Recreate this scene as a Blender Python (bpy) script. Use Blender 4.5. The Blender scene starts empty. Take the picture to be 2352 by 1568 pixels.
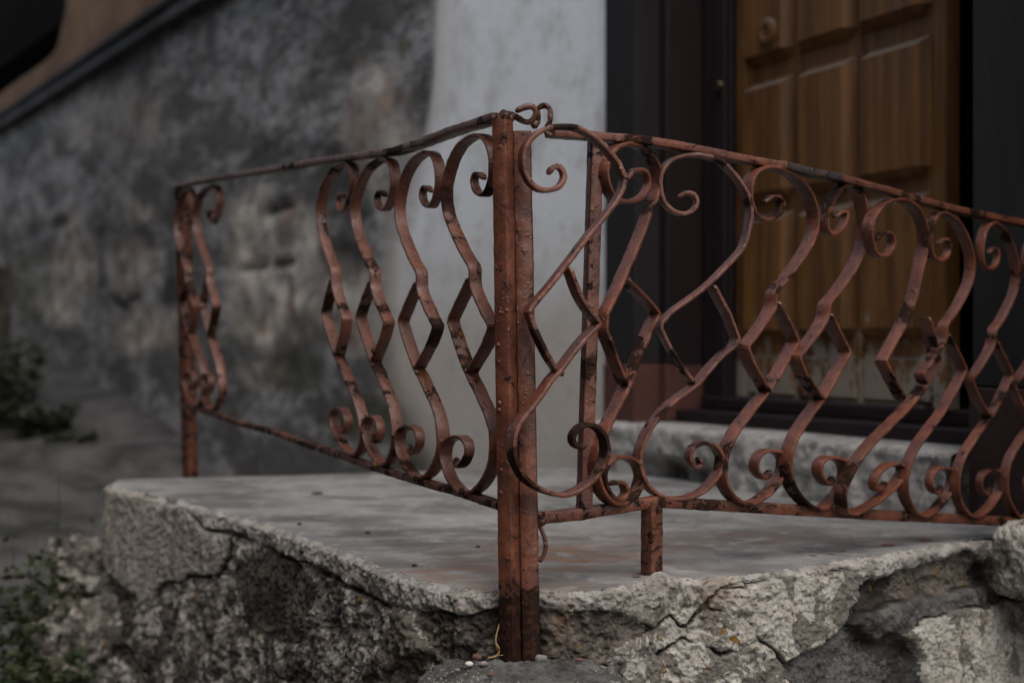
import bpy, math, random
import numpy as np
from mathutils import Vector
random.seed(7); RNG = np.random.default_rng(7)
SC = bpy.context.scene
COL = SC.collection
R = math.radians

# ------------------------------------------------------------------ camera, sky, sun, exposure
CAM_Z = 0.396                      # eye height above the concrete landing (its top is z = 0)
cam_d = bpy.data.cameras.new('camera'); cam = bpy.data.objects.new('camera', cam_d); COL.objects.link(cam)
cam.location = (0, 0, CAM_Z); cam.rotation_euler = (R(90), 0, 0)
cam_d.sensor_width = 36; cam_d.lens = 50.0; cam_d.clip_end = 500; cam_d.clip_start = 0.05
cam_d.dof.use_dof = True; cam_d.dof.focus_distance = 2.32; cam_d.dof.aperture_fstop = 2.5; cam_d.dof.aperture_blades = 9
SC.camera = cam
world = bpy.data.worlds.new('World'); SC.world = world; world.use_nodes = True
wn = world.node_tree.nodes; bg = wn['Background']
sky = wn.new('ShaderNodeTexSky'); sky.sky_type = 'NISHITA'; sky.sun_disc = False
sky.sun_elevation = R(58); sky.sun_rotation = R(152); sky.air_density = 1.0; sky.dust_density = 4.0; sky.ozone_density = 0.3
hs = wn.new('ShaderNodeHueSaturation'); hs.inputs['Saturation'].default_value = 0.62      # thin overcast
world.node_tree.links.new(sky.outputs[0], hs.inputs['Color']); world.node_tree.links.new(hs.outputs[0], bg.inputs[0]); bg.inputs[1].default_value = 0.15
sun_d = bpy.data.lights.new('sun', 'SUN'); sun = bpy.data.objects.new('sun', sun_d); COL.objects.link(sun)
sun_d.energy = 0.6; sun_d.angle = R(60); sun_d.color = (1.0, 0.98, 0.95)
sun.rotation_euler = (R(32), 0, R(28))
SC.view_settings.view_transform = 'Standard'; SC.view_settings.look = 'None'
SC.view_settings.gamma = 1; SC.view_settings.use_curve_mapping = False
SC.view_settings.exposure = 0.72

# ------------------------------------------------------------------ measuring helpers
F = 3267.0                          # focal length in units of a 2352 px wide picture
def pix(u, v, Y): return Vector(((u-1176)/F*Y, Y, CAM_Z+(784-v)/F*Y))
def on_vert(u, v, p, ang):          # meet the sight line with a vertical plane through p, running along (sin, cos)
    dx, dy = math.sin(ang), math.cos(ang); k = (u-1176)/F
    Y = (p[0]*dy-p[1]*dx)/(k*dy-dx)
    return pix(u, v, Y)
def on_flat(u, v, z=0.0):
    return pix(u, v, (z-CAM_Z)*F/(784-v))
A_P, A_A = (-.0471, 2.333), R(-27.2)     # plane of the left railing
B_P, B_A = (.0842, 2.312), R(58.0)       # plane of the right railing
W_P = np.array([.305, 4.45]); W_R = np.array([math.sin(R(150.5)), math.cos(R(150.5))])   # house wall, running to the near right
W_N = np.array([W_R[1], -W_R[0]])        # outward, to the street
def wpt(s, d, z): return Vector((W_P[0]+W_R[0]*s+W_N[0]*d, W_P[1]+W_R[1]*s+W_N[1]*d, z))
def wproj(u, v, d=0.0):                  # picture point to (s, z) on the wall plane shifted out by d
    k = (u-1176)/F; x0, y0 = W_P+W_N*d
    s = (k*y0-x0)/(W_R[0]-k*W_R[1]); Y = y0+W_R[1]*s
    return s, CAM_Z+(784-v)/F*Y

# numpy gradient-ish noise
_T = np.random.default_rng(3).random(4096).astype(np.float64)*2-1
def vnoise(P):
    P = np.asarray(P, float); I = np.floor(P).astype(np.int64); f = P-I; f = f*f*(3-2*f); out = 0
    for dx in (0, 1):
        for dy in (0, 1):
            for dz in (0, 1):
                h = ((I[..., 0]+dx)*73856093 ^ (I[..., 1]+dy)*19349663 ^ (I[..., 2]+dz)*83492791) & 0xfffffff
                h = (h*2654435761 >> 9) & 4095
                w = (f[..., 0] if dx else 1-f[..., 0])*(f[..., 1] if dy else 1-f[..., 1])*(f[..., 2] if dz else 1-f[..., 2])
                out = out+w*_T[h]
    return out
def fbm(P, sc, oc=4, g=.5):
    P = np.asarray(P, float)*sc; a = 1; s = 0; n = 0
    for i in range(oc): s = s+a*vnoise(P+i*17.3); n += a; a *= g; P = P*2.03
    return s/n

# ------------------------------------------------------------------ object helpers
def mesh_obj(name, verts, faces, m, parent=None, smooth=True, attrs=None, loc=None):
    me = bpy.data.meshes.new(name); V = np.asarray(verts, dtype=float)
    org = np.array(parent.location) if parent is not None and loc is None else (np.array(loc) if loc is not None else np.zeros(3))
    base = np.array(world_loc(parent)) if parent is not None else (np.array(loc) if loc is not None else np.zeros(3))
    me.from_pydata((V-base).tolist(), [], faces if isinstance(faces, list) else faces.tolist()); me.update()
    if smooth: me.polygons.foreach_set('use_smooth', [True]*len(me.polygons))
    for k, a in (attrs or {}).items():
        at = me.attributes.new(k, 'FLOAT', 'POINT'); at.data.foreach_set('value', np.asarray(a, dtype=np.float32))
    if m: me.materials.append(m)
    o = bpy.data.objects.new(name, me); COL.objects.link(o)
    if parent is not None: o.parent = parent
    elif loc is not None: o.location = loc
    return o
def world_loc(o):
    v = Vector((0, 0, 0))
    while o is not None: v += o.location; o = o.parent
    return v
def thing(name, label, cat, loc, group=None):
    o = bpy.data.objects.new(name, None); COL.objects.link(o); o.location = loc; o.empty_display_size = .05
    o['label'] = label; o['category'] = cat
    if group: o['group'] = group
    return o
def tag(o, label, cat, group=None):
    o['label'] = label; o['category'] = cat
    if group: o['group'] = group
    return o
def box_vf(c, ax, ay, az, bev=0.0):     # centre, half vectors; optional bevel as an inset ring on every edge
    c = np.array(c, float); A = [np.array(a, float) for a in (ax, ay, az)]
    if bev <= 0:
        V = [c+sx*A[0]+sy*A[1]+sz*A[2] for sx in (-1, 1) for sy in (-1, 1) for sz in (-1, 1)]
        Fc = [(0, 1, 3, 2), (4, 6, 7, 5), (0, 4, 5, 1), (2, 3, 7, 6), (0, 2, 6, 4), (1, 5, 7, 3)]
        return V, Fc
    n = [np.linalg.norm(a) for a in A]; U = [a/l for a, l in zip(A, n)]; V = []; idx = {}
    for s in [(x, y, z) for x in (-1, 1) for y in (-1, 1) for z in (-1, 1)]:
        for k in range(3):
            p = c.copy()
            for j in range(3): p = p+U[j]*s[j]*(n[j]-(0 if j == k else min(bev, n[j]*.8)))
            idx[(s, k)] = len(V); V.append(p)
    Fc = []
    for k in range(3):
        i, j = [x for x in range(3) if x != k]
        for sk in (-1, 1):
            q = []
            for a, b in ((-1, -1), (1, -1), (1, 1), (-1, 1)):
                s = [0, 0, 0]; s[k] = sk; s[i] = a; s[j] = b; q.append(idx[(tuple(s), k)])
            Fc.append(tuple(q))
        for a in (-1, 1):
            for b in (-1, 1):       # edge along axis k
                q = []
                for (sk, f) in ((-1, i), (1, i), (1, j), (-1, j)):
                    s = [0, 0, 0]; s[k] = sk; s[i] = a; s[j] = b; q.append(idx[(tuple(s), f)])
                Fc.append(tuple(q))
    for s in [(x, y, z) for x in (-1, 1) for y in (-1, 1) for z in (-1, 1)]: Fc.append(tuple(idx[(s, k)] for k in range(3)))
    return V, Fc
def fix_normals(o):
    import bmesh
    bm = bmesh.new(); bm.from_mesh(o.data); bmesh.ops.recalc_face_normals(bm, faces=bm.faces); bm.to_mesh(o.data); bm.free(); return o
def wbox(name, s0, s1, d0, d1, z0, z1, m, parent, bev=.004):   # box in wall coordinates
    c = wpt((s0+s1)/2, (d0+d1)/2, (z0+z1)/2)
    V, Fc = box_vf(c, (*(W_R*(s1-s0)/2), 0), (*(W_N*(d1-d0)/2), 0), (0, 0, (z1-z0)/2), bev)
    return fix_normals(mesh_obj(name, V, Fc, m, parent, smooth=False))

# ------------------------------------------------------------------ materials
class NT:
    def __init__(s, name):
        s.m = bpy.data.materials.new(name); s.m.use_nodes = True; s.t = s.m.node_tree; s.n = s.t.nodes
        s.b = s.n['Principled BSDF']; s.co = s.n.new('ShaderNodeTexCoord').outputs['Object']
    def L(s, a, b): s.t.links.new(a, b)
    def val(s, sock, x):
        if hasattr(x, 'is_output'): s.L(x, sock)
        elif isinstance(x, tuple) and len(x) == 3 and sock.type == 'RGBA': sock.default_value = (*x, 1)
        else: sock.default_value = x
    def map(s, scale=(1, 1, 1), rot=(0, 0, 0), vec=None):
        n = s.n.new('ShaderNodeMapping'); s.L(vec or s.co, n.inputs[0]); n.inputs['Scale'].default_value = scale; n.inputs['Rotation'].default_value = rot; return n.outputs[0]
    def noise(s, scale, detail=4, rough=.55, vec=None, dist=0):
        n = s.n.new('ShaderNodeTexNoise'); s.L(vec or s.co, n.inputs['Vector']); n.inputs['Scale'].default_value = scale
        n.inputs['Detail'].default_value = detail; n.inputs['Roughness'].default_value = rough; n.inputs['Distortion'].default_value = dist; return n.outputs['Fac']
    def voro(s, scale, feat='F1', vec=None):
        n = s.n.new('ShaderNodeTexVoronoi'); n.feature = feat; s.L(vec or s.co, n.inputs['Vector']); n.inputs['Scale'].default_value = scale; return n.outputs['Distance']
    def ramp(s, x, a, b, lo=0.0, hi=1.0):
        n = s.n.new('ShaderNodeMapRange'); s.val(n.inputs[0], x); n.inputs[1].default_value = a; n.inputs[2].default_value = b
        n.inputs[3].default_value = lo; n.inputs[4].default_value = hi; n.interpolation_type = 'SMOOTHSTEP' if lo <= hi else 'LINEAR'; return n.outputs[0]
    def mix(s, f, a, b):
        n = s.n.new('ShaderNodeMix'); n.data_type = 'RGBA'; s.val(n.inputs[0], f); s.val(n.inputs[6], a); s.val(n.inputs[7], b); return n.outputs[2]
    def math(s, op, a, b=0.0, c=None):
        n = s.n.new('ShaderNodeMath'); n.operation = op; s.val(n.inputs[0], a); s.val(n.inputs[1], b)
        if c is not None: s.val(n.inputs[2], c)
        return n.outputs[0]
    def attr(s, name):
        n = s.n.new('ShaderNodeAttribute'); n.attribute_name = name; return n.outputs['Fac']
    def bump(s, h, dist, st=1.0, prev=None):
        n = s.n.new('ShaderNodeBump'); n.inputs['Strength'].default_value = st; n.inputs['Distance'].default_value = dist; s.L(h, n.inputs['Height'])
        if prev is not None: s.L(prev, n.inputs['Normal'])
        return n.outputs[0]
    def out(s, col, rough=.8, nrm=None, spec=.3, metal=0.0):
        s.val(s.b.inputs['Base Color'], col); s.val(s.b.inputs['Roughness'], rough); s.b.inputs['Specular IOR Level'].default_value = spec
        s.val(s.b.inputs['Metallic'], metal)
        if nrm is not None: s.L(nrm, s.b.inputs['Normal'])
        return s.m

def m_paint(name, base, alt, amount=0.0):
    t = NT(name); rust = t.attr('rust')
    c = t.mix(t.ramp(t.noise(13, 7, .7), .40, .60), base, alt)
    c = t.mix(t.ramp(t.noise(75, 7, .75), .48, .62, 0, .7), c, tuple(x*.55 for x in base))
    dust = t.ramp(t.noise(140, 3), .66, .74, 0, .5); c = t.mix(dust, c, (.20, .115, .085))
    n1 = t.noise(38, 6, .62, dist=.4); k = t.math('ADD', n1, t.math('MULTIPLY', rust, .34))
    chip = t.ramp(k, .662-amount, .672-amount)
    n3 = t.noise(210, 4, .7); k2 = t.math('ADD', n3, t.math('MULTIPLY', rust, .2)); chip2 = t.ramp(k2, .682, .697)
    chip = t.math('MAXIMUM', chip, chip2)
    rc = t.mix(t.ramp(t.noise(70, 5, .7), .45, .7), (.014, .007, .005), (.055, .020, .009))
    rc = t.mix(t.ramp(t.noise(26, 3), .62, .75, 0, .8), rc, (.16, .07, .02))
    stain = t.ramp(k, .48, .67, 0, .85); c = t.mix(stain, c, (.065, .022, .011))
    c = t.mix(chip, c, rc)
    cr = t.voro(60, 'DISTANCE_TO_EDGE', vec=None); crk = t.ramp(cr, 0.0, .035, 0, 1)
    h = t.math('ADD', t.math('MULTIPLY', t.noise(30, 3), 1.2), t.math('MULTIPLY', chip, -.35))
    nb = t.bump(h, .0026, .9); nb = t.bump(t.noise(260, 6, .7), .001, 1, nb)
    blob = t.ramp(t.noise(75, 2, .4), .62, .74); nb = t.bump(blob, .0014, .8, nb)
    r = t.math('ADD', t.ramp(t.noise(90, 3), .3, .7, .28, .52), t.math('MULTIPLY', chip, .22))
    t.out(c, r, nb, .55); t.L(t.math('SUBTRACT', .55, t.math('MULTIPLY', chip, .45)), t.b.inputs['Specular IOR Level']); return t.m
PAINT = m_paint('red_oxide_paint', (.150, .047, .023), (.080, .024, .013))
BLACKED = m_paint('bare_black_paint', (.018, .016, .017), (.03, .024, .022))

def m_stone(name, a, b, dark, lichen=0.0, darkamt=.5, pits=1.0, sc=1.0, streak=0.0, flake=None):
    t = NT(name)
    n = t.noise(17*sc, 9, .66, dist=.3); c = t.mix(t.ramp(n, .44, .56), a, b)
    h0 = n
    if flake:                           # broken skim of lime over coarser mortar, with a crisp torn outline
        fm = t.ramp(t.noise(11*sc, 8, .62, dist=.8), .515, .535); c = t.mix(fm, c, flake)
        h0 = t.math('SUBTRACT', n, t.math('MULTIPLY', fm, .25))
    n2 = t.noise(85*sc, 7, .74); c = t.mix(t.ramp(n2, .52, .66, 0, .9), c, dark)
    c = t.mix(t.ramp(n2, .30, .42, .55, 0), c, tuple(min(.75, x*1.45+.03) for x in a))
    n3 = t.noise(6*sc, 8, .72, dist=.6); c = t.mix(t.ramp(n3, .61-darkamt*.2, .67-darkamt*.2, 0, .85), c, dark)
    sp = t.ramp(t.voro(230*sc), .10, .22, 1, 0); spn = t.ramp(t.noise(60, 4), .5, .6)
    c = t.mix(t.math('MULTIPLY', sp, t.math('MULTIPLY', spn, .7)), c, tuple(min(.7, x*1.6+.08) for x in a))
    hole = t.math('MULTIPLY', t.ramp(t.voro(95*sc, vec=t.map((1, 1, 1.3))), .12, .26, 1, 0), t.ramp(t.noise(19, 4), .48, .6)); c = t.mix(t.math('MULTIPLY', hole, .75), c, dark)
    if streak:
        ns = t.noise(42, 5, .66, vec=t.map((1, 1, .22))); c = t.mix(t.ramp(ns, .5, .62, 0, streak), c, tuple(x*.5 for x in b))
    if lichen:
        l = t.ramp(t.noise(24, 7, .72, dist=.5), .655-lichen*.035, .672-lichen*.035); c = t.mix(l, c, (.22, .125, .02))
    wc = t.attr('crack'); c = t.mix(wc, c, (.018, .016, .013))
    wv = t.attr('warm'); c = t.mix(wv, c, (.20, .10, .05))
    h = t.math('ADD', t.noise(40*sc, 9, .74), t.math('MULTIPLY', hole, -.35)); h = t.math('ADD', h, t.math('MULTIPLY', h0, .6))
    nb = t.bump(h, .0095, 1.0); nb = t.bump(t.noise(230*sc, 7, .8), .005, 1, nb)
    return t.out(c, .93, nb, .12)
M_BAND = m_stone('pale_concrete_band', (.52, .495, .455), (.34, .31, .275), (.10, .088, .075), 0, .2)
M_PLASTER = m_stone('weathered_plaster', (.48, .445, .40), (.37, .335, .295), (.12, .105, .09), 0, .2, .3, streak=.55)
M_WHITE = m_stone('whitewashed_mortar', (.60, .57, .50), (.48, .45, .39), (.13, .112, .095), .8, .25, flake=(.22, .20, .172))
M_RUBBLE = m_stone('mottled_rubble', (.52, .49, .44), (.17, .15, .13), (.05, .045, .04), .5, .5, streak=.25)
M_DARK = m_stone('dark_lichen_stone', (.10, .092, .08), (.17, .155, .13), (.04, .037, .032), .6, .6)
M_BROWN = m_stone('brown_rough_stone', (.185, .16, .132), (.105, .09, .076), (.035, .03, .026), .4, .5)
M_GREY = m_stone('grey_cement_stone', (.17, .165, .155), (.11, .105, .098), (.05, .047, .043), .1, .45)

def m_slab():
    t = NT('landing_concrete'); n = t.noise(3.2, 7, .6, dist=.4, vec=t.map((1, 1.7, 1), (0, 0, .6)))
    c = t.mix(t.ramp(n, .36, .62), (.105, .102, .098), (.24, .235, .225))
    c = t.mix(t.ramp(t.noise(30, 9, .75), .5, .62, 0, .6), c, (.12, .112, .102))
    c = t.mix(t.ramp(t.noise(13, 8, .72), .52, .64, 0, .6), c, (.33, .33, .325))
    c = t.mix(t.math('MULTIPLY', t.attr('warm'), t.ramp(t.noise(11, 5, .65, vec=t.map((1, 2.2, 1))), .36, .66)), c, (.19, .105, .062))
    c = t.mix(t.attr('crack'), c, (.06, .05, .045))
    nb = t.bump(t.noise(60, 8, .65), .0022, .8); nb = t.bump(t.noise(6, 3), .012, .6, nb)
    return t.out(c, t.ramp(t.noise(7, 4), .3, .7, .62, .9), nb, .25)
M_SLAB = m_slab()
def m_oldwall():
    t = NT('grey_mottled_render')
    wv = t.map((.42, .42, 1.15)); n = t.noise(3.4, 9, .75, dist=.2, vec=wv); c = t.mix(t.ramp(n, .43, .57), (.115, .112, .108), (.36, .355, .345))
    c = t.mix(t.ramp(t.noise(16, 8, .78, vec=wv), .47, .58, 0, .8), c, (.085, .08, .074))
    c = t.mix(t.ramp(t.noise(7, 6, .65), .58, .66, 0, .8), c, (.13, .11, .05))
    c = t.mix(t.ramp(t.noise(2.7, 8, .7, dist=1), .58, .68, 0, .7), c, (.06, .057, .055))
    c = t.mix(t.ramp(t.noise(3.4, 4, .5), .60, .74, 0, .55), c, (.24, .25, .27))
    li = t.attr('light'); c = t.mix(t.math('MULTIPLY', li, t.ramp(t.noise(7, 6, .65), .36, .56, .25, .98)), c, (.56, .51, .44))
    c = t.mix(t.math('MULTIPLY', li, t.ramp(t.noise(4.4, 5, .6), .53, .60, 0, .85)), c, (.26, .17, .12))
    c = t.mix(t.attr('dark'), c, (.028, .027, .025))
    c = t.mix(t.attr('moss'), c, (.055, .06, .028))
    w = t.attr('white'); wc = t.mix(t.ramp(t.noise(5, 8, .7), .45, .65, 0, .9), (.82, .84, .84), (.62, .62, .60))
    wc = t.mix(t.attr('beige'), wc, (.55, .50, .43))
    wc = t.mix(t.ramp(t.noise(10, 6, .75), .60, .70, 0, .5), wc, (.36, .34, .31))
    wc = t.mix(t.ramp(t.noise(9, 5, .6, vec=t.map((1, 1, .12))), .58, .75, 0, .35), wc, (.42, .42, .41))
    c = t.mix(w, c, wc)
    nb = t.bump(t.math('MULTIPLY', t.noise(26, 8, .7), t.math('SUBTRACT', 1.15, w)), .03, .8)
    return t.out(c, .9, nb, .15)
M_WALL = m_oldwall()
def m_simple(name, a, b, rough=.8, sc=6, bump=.004, spec=.3, stretch=None, metal=0):
    t = NT(name); v = t.map(stretch) if stretch else None
    c = t.mix(t.ramp(t.noise(sc, 6, .62, vec=v), .36, .64), a, b)
    c = t.mix(t.ramp(t.noise(sc*6, 5, .7, vec=v), .55, .75, 0, .5), c, tuple(x*.6 for x in b))
    return t.out(c, rough, t.bump(t.noise(sc*7, 6, .65, vec=v), bump), spec, metal)
M_OCHRE = m_simple('ochre_render', (.14, .078, .036), (.09, .05, .024), .9, 2, .01)
M_MOULD = m_simple('dark_moulding', (.055, .05, .05), (.10, .10, .105), .85, 2)
M_OPP = m_simple('brown_grey_render', (.22, .19, .16), (.16, .14, .12), .9, 2, .01)
M_BLACK = m_simple('black_metal', (.004, .004, .004), (.006, .006, .006), .95, 3, spec=.04)
M_CASING = m_simple('dark_grey_casing', (.016, .014, .014), (.009, .008, .008), .8, 5, stretch=(1, 1, .2))
M_MAROON = m_simple('maroon_frame_paint', (.017, .008, .009), (.009, .005, .006), .6, 5, .002, .3, stretch=(1, 1, .15))
M_PLINTH = m_simple('worn_red_plinth', (.09, .034, .026), (.07, .028, .022), .8, 9, .004)
M_PLINTHD = m_simple('dark_maroon_plinth', (.032, .013, .012), (.022, .010, .009), .8, 9, .004)
M_PATH = m_simple('alley_cement', (.11, .106, .102), (.036, .034, .032), .9, 3.5, .05)
M_BRASS = m_simple('tarnished_brass', (.07, .045, .02), (.04, .028, .015), .35, 20, .001, .5, metal=.8)
M_STEP = m_stone('door_step_concrete', (.50, .48, .45), (.36, .345, .32), (.13, .12, .11), 0, .25, .5, sc=.7)
def m_wood():
    t = NT('ochre_varnished_wood'); v = t.map((1, 1, .06)); v2 = t.map((1, 1, .18))
    c = t.mix(t.ramp(t.noise(22, 7, .65, vec=v, dist=.4), .35, .65), (.175, .076, .017), (.085, .036, .010))
    c = t.mix(t.ramp(t.noise(60, 6, .7, vec=v), .5, .7, 0, .6), c, (.085, .042, .018))
    c = t.mix(t.ramp(t.noise(5, 6, .7, vec=v2), .58, .74, 0, .7), c, (.14, .085, .042))
    w = t.attr('wear'); k = t.math('ADD', t.noise(11, 7, .7, vec=t.map((1, 1, .6))), t.math('MULTIPLY', w, .3))
    c = t.mix(t.math('MULTIPLY', t.ramp(k, .66, .76), .9), c, (.26, .225, .175))
    c = t.mix(t.math('MULTIPLY', w, t.ramp(t.noise(9, 5, .7), .56, .64)), c, (.03, .016, .008))
    g = t.n.new('ShaderNodeNewGeometry'); sx = t.n.new('ShaderNodeSeparateXYZ'); t.L(g.outputs['Normal'], sx.inputs[0])
    dust = t.ramp(sx.outputs[2], .3, .8, 0, .6); c = t.mix(dust, c, (.17, .15, .13))   # dust lies on upward ledges
    return t.out(c, t.ramp(t.noise(30, 4), .3, .7, .42, .65), t.bump(t.noise(45, 6, .65, vec=v), .0015), .35)
M_WOOD = m_wood()
def m_leaf(name, a, b):
    t = NT(name); c = t.mix(t.ramp(t.noise(14, 3), .35, .65), a, b); return t.out(c, .55, None, .3)
M_LEAF = m_leaf('weed_leaf', (.016, .030, .011), (.04, .046, .018)); M_LEAFD = m_leaf('shrub_leaf', (.012, .018, .010), (.028, .032, .014))
M_STALK = m_leaf('dry_stalk', (.42, .27, .12), (.30, .2, .1)); M_LEAFB = m_leaf('dry_brown_leaf', (.05, .032, .022), (.03, .02, .015))
M_FLAKE = m_leaf('red_paint_flake', (.20, .06, .04), (.15, .045, .03)); M_LITTER = m_leaf('pale_litter', (.55, .55, .52), (.4, .4, .4))
M_PEB = m_simple('pebble_grey', (.22, .21, .2), (.12, .11, .105), .8, 30, .001); M_PEBW = m_simple('pebble_white', (.6, .56, .5), (.45, .42, .38), .7, 30, .001)
M_PEBR = m_simple('pebble_brown', (.13, .06, .045), (.09, .05, .04), .8, 30, .001)

# ------------------------------------------------------------------ forged bars
def catmull(P, step):
    P = [np.array(p, float) for p in P]
    if len(P) < 3:
        n = max(2, int(np.linalg.norm(P[-1]-P[0])/step)); return [P[0]+(P[-1]-P[0])*i/n for i in range(n+1)]
    Q = [2*P[0]-P[1]]+P+[2*P[-1]-P[-2]]; out = []
    for i in range(1, len(Q)-2):
        a, b, c, d = Q[i-1:i+3]; n = max(2, int(np.linalg.norm(c-b)/step))
        t1 = np.linalg.norm(b-a)**.5+1e-6; t2 = t1+np.linalg.norm(c-b)**.5+1e-6; t3 = t2+np.linalg.norm(d-c)**.5+1e-6
        for k in range(n):
            t = t1+(t2-t1)*k/n
            A1 = a*(t1-t)/t1+b*t/t1; A2 = b*(t2-t)/(t2-t1)+c*(t-t1)/(t2-t1); A3 = c*(t3-t)/(t3-t2)+d*(t-t2)/(t3-t2)
            B1 = A1*(t2-t)/t2+A2*t/t2; B2 = A2*(t3-t)/(t3-t1)+A3*(t-t1)/(t3-t1); out.append(B1*(t2-t)/(t2-t1)+B2*(t-t1)/(t2-t1))
    out.append(P[-1]); return out
def path3(segs, step=.006):             # segs: list of point lists; each is smooth, the joints stay sharp
    out = []
    for s in segs:
        c = catmull(s, step); out += c if not out else c[1:]
    return np.array(out)
def profile(w, t, r=.3, n=3):           # rounded rectangle, w along the width axis, t thick
    pts = []; rr = min(w, t)*r
    for (sx, sy, a0) in ((1, 1, 0), (-1, 1, 90), (-1, -1, 180), (1, -1, 270)):
        for k in range(n):
            a = R(a0+90*k/(n-1)); pts.append((sx*(w/2-rr)+rr*math.cos(a), sy*(t/2-rr)+rr*math.sin(a)))
    return pts
def sweep(name, P, wid, w, t, m, parent, rough=.0007, rustf=None, r=.3, taper=0.0, extra=0, rev=False):
    P = np.asarray(P, float); n = len(P); T = np.gradient(P, axis=0); T /= np.linalg.norm(T, axis=1)[:, None]+1e-9
    W = np.array(wid, float); W = np.tile(W, (n, 1)) if W.ndim == 1 else W
    N = np.cross(T, W); N /= np.linalg.norm(N, axis=1)[:, None]+1e-9; W2 = np.cross(N, T); W2 /= np.linalg.norm(W2, axis=1)[:, None]
    pr = profile(w, t, r); k = len(pr); V = np.zeros((n, k, 3))
    wf = np.ones(n)
    if taper == 1 and name == 'scroll_bar': wf = np.clip(.52+np.arange(n)/n*1.9, 0, 1) if not rev else np.clip(.60+(1-np.arange(n)/n)*2.2, 0, 1)
    for j, (a, b) in enumerate(pr): V[:, j] = P+W2*a*wf[:, None]+N*b
    if taper:
        for e, i0 in ((0, 0), (1, n-1)):
            V[i0] = P[i0]+(V[i0]-P[i0])*.6
    C = P[:, None, :]; d = V-C
    nz = fbm(V, 95, 3)[..., None]*rough*1.6+fbm(V, 28, 2)[..., None]*rough
    V = V+d/(np.linalg.norm(d, axis=2)[..., None]+1e-6)*nz
    Fc = [(i*k+j, i*k+(j+1) % k, (i+1)*k+(j+1) % k, (i+1)*k+j) for i in range(n-1) for j in range(k)]
    Fc.append(tuple(range(k))[::-1]); Fc.append(tuple((n-1)*k+j for j in range(k)))
    s = np.linspace(0, 1, n); ru = np.zeros(n) if rustf is None else rustf(s, P)
    at = np.repeat(ru, k)+extra
    o = fix_normals(mesh_obj(name, V.reshape(-1, 3), Fc, m, parent, True, {'rust': at})); o.data.set_sharp_from_angle(angle=R(38)); return o

# crops used while measuring: pixel in crop -> 2352 px frame
CR = {'3': (1071.9, 214.4, .35151), '4': (1071.9, 704.4, .35151), '1': (367.5, 214.4, .36458), '2': (367.5, 704.4, .36458),
      '5': (1715, 336.9, .31256), '6': (1715, 765.6, .31256), 'b': (1347.5, 551.25, .42964), 'C': (796.25, 1102.5, .3386), 'D': (0, 0, 1)}
def tr(s):                              # '3:535,530 548,497 | 4:...' -> segments of frame points ('|' is a sharp bend)
    segs = []; c = 'D'
    for seg in s.split('|'):
        pts = []
        for tok in seg.split():
            if ':' in tok: c, tok = tok.split(':')
            x, y = map(float, tok.split(',')); o = CR[c]; pts.append((o[0]+x*o[2], o[1]+y*o[2]))
        if segs: pts.insert(0, segs[-1][-1])
        segs.append(pts)
    return segs
R1a = tr('3:535,530 548,497 585,478 618,497 632,548 605,605 540,633 470,628 415,590 380,530 364,450 372,370 410,305 465,258 535,228 620,220 700,226 790,268 865,325 930,395 980,455 | 1022,556 | 1010,620 970,700 915,775 848,862 768,955 645,1118 | 520,1275 415,1400 398,1430 | 4:450,180 520,320 585,425')
R1b = tr('3:655,1140 740,1350 850,1500 | 4:848,120 | 770,195 690,290 600,410 540,475 460,595 400,670 | 345,735 305,810 290,900 305,1000 350,1090 420,1160 520,1208 620,1228 720,1195 820,1120 880,1030 905,930 885,840 840,785 785,768 720,795 685,850 700,900 745,918 785,895')
R2a = tr('3:1050,560 1075,515 1120,500 1165,520 1182,580 1160,650 1110,693 1030,710 960,688 915,620 893,540 903,450 940,380 1000,340 1070,333 1140,360 1200,420 1240,500 1238,600 1212,700 1175,790 1135,900 1090,1010 | 1000,1220 893,1440 | 4:885,155 | 925,250 960,350 1000,450 1030,515')
R2b = tr('3:1015,1205 1110,1300 1190,1385 1228,1440 | 4:1225,60 | 1180,150 1140,250 1090,370 1050,490 | 1000,590 950,690 900,790 865,890 838,980 832,1070 850,1160 890,1235 945,1280 1000,1285 1060,1255 1110,1190 1130,1100 1105,1025 1050,988 985,978 925,1005 885,1065 880,1130 905,1200 950,1250 1000,1258 1035,1215 1020,1160 975,1145 935,1160')
R3a = tr('3:1385,678 1430,652 1480,662 1502,712 1475,765 1410,787 1340,768 1285,712 1262,640 1255,560 1275,500 1330,440 1400,412 1480,405 1560,415 1640,440 1720,510 1790,600 1838,700 1846,800 1825,920 1792,1015 1722,1095 | 1580,1240 1460,1335 1340,1420 1262,1500 | 4:1258,140 | 1300,230 1370,350 1440,450 1478,505')
R3b = tr('3:1595,1250 1640,1340 1700,1450 | 4:1755,205 | 1740,245 1660,315 1580,400 1500,500 | 1420,560 1330,625 1240,720 1170,820 1130,920 1115,1000 1130,1085 1170,1165 1240,1225 1340,1252 1460,1238 1560,1180 1630,1090 1657,1000 1630,930 1580,892 1520,892 1462,930 1450,1000 1490,1050 1528,1020 1505,985')
R4a = tr('5:125,408 180,370 235,375 252,425 230,490 170,532 100,535 40,490 8,400 5,300 25,230 75,172 155,152 250,178 340,225 410,300 460,390 488,490 488,590 460,690 410,780 340,880 260,985 190,1065 b:978,365 880,515 838,565 | 838,583 | 870,665 920,750 962,818')
R4b = tr('b:998,325 1060,440 1103,530 | 1103,550 | 1050,650 980,765 945,815 | 900,870 850,935 790,1015 745,1100 720,1190 718,1270 745,1340 795,1392 860,1408 935,1370 1000,1305 1045,1220 1045,1160 1005,1128 945,1128 905,1160 893,1210 920,1262 955,1268 975,1228')
QL = [.17, .5255, .87]
def lag(vals, q): return sum(vals[i]*math.prod((q-QL[j])/(QL[i]-QL[j]) for j in range(3) if j != i) for i in range(3))
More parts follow.
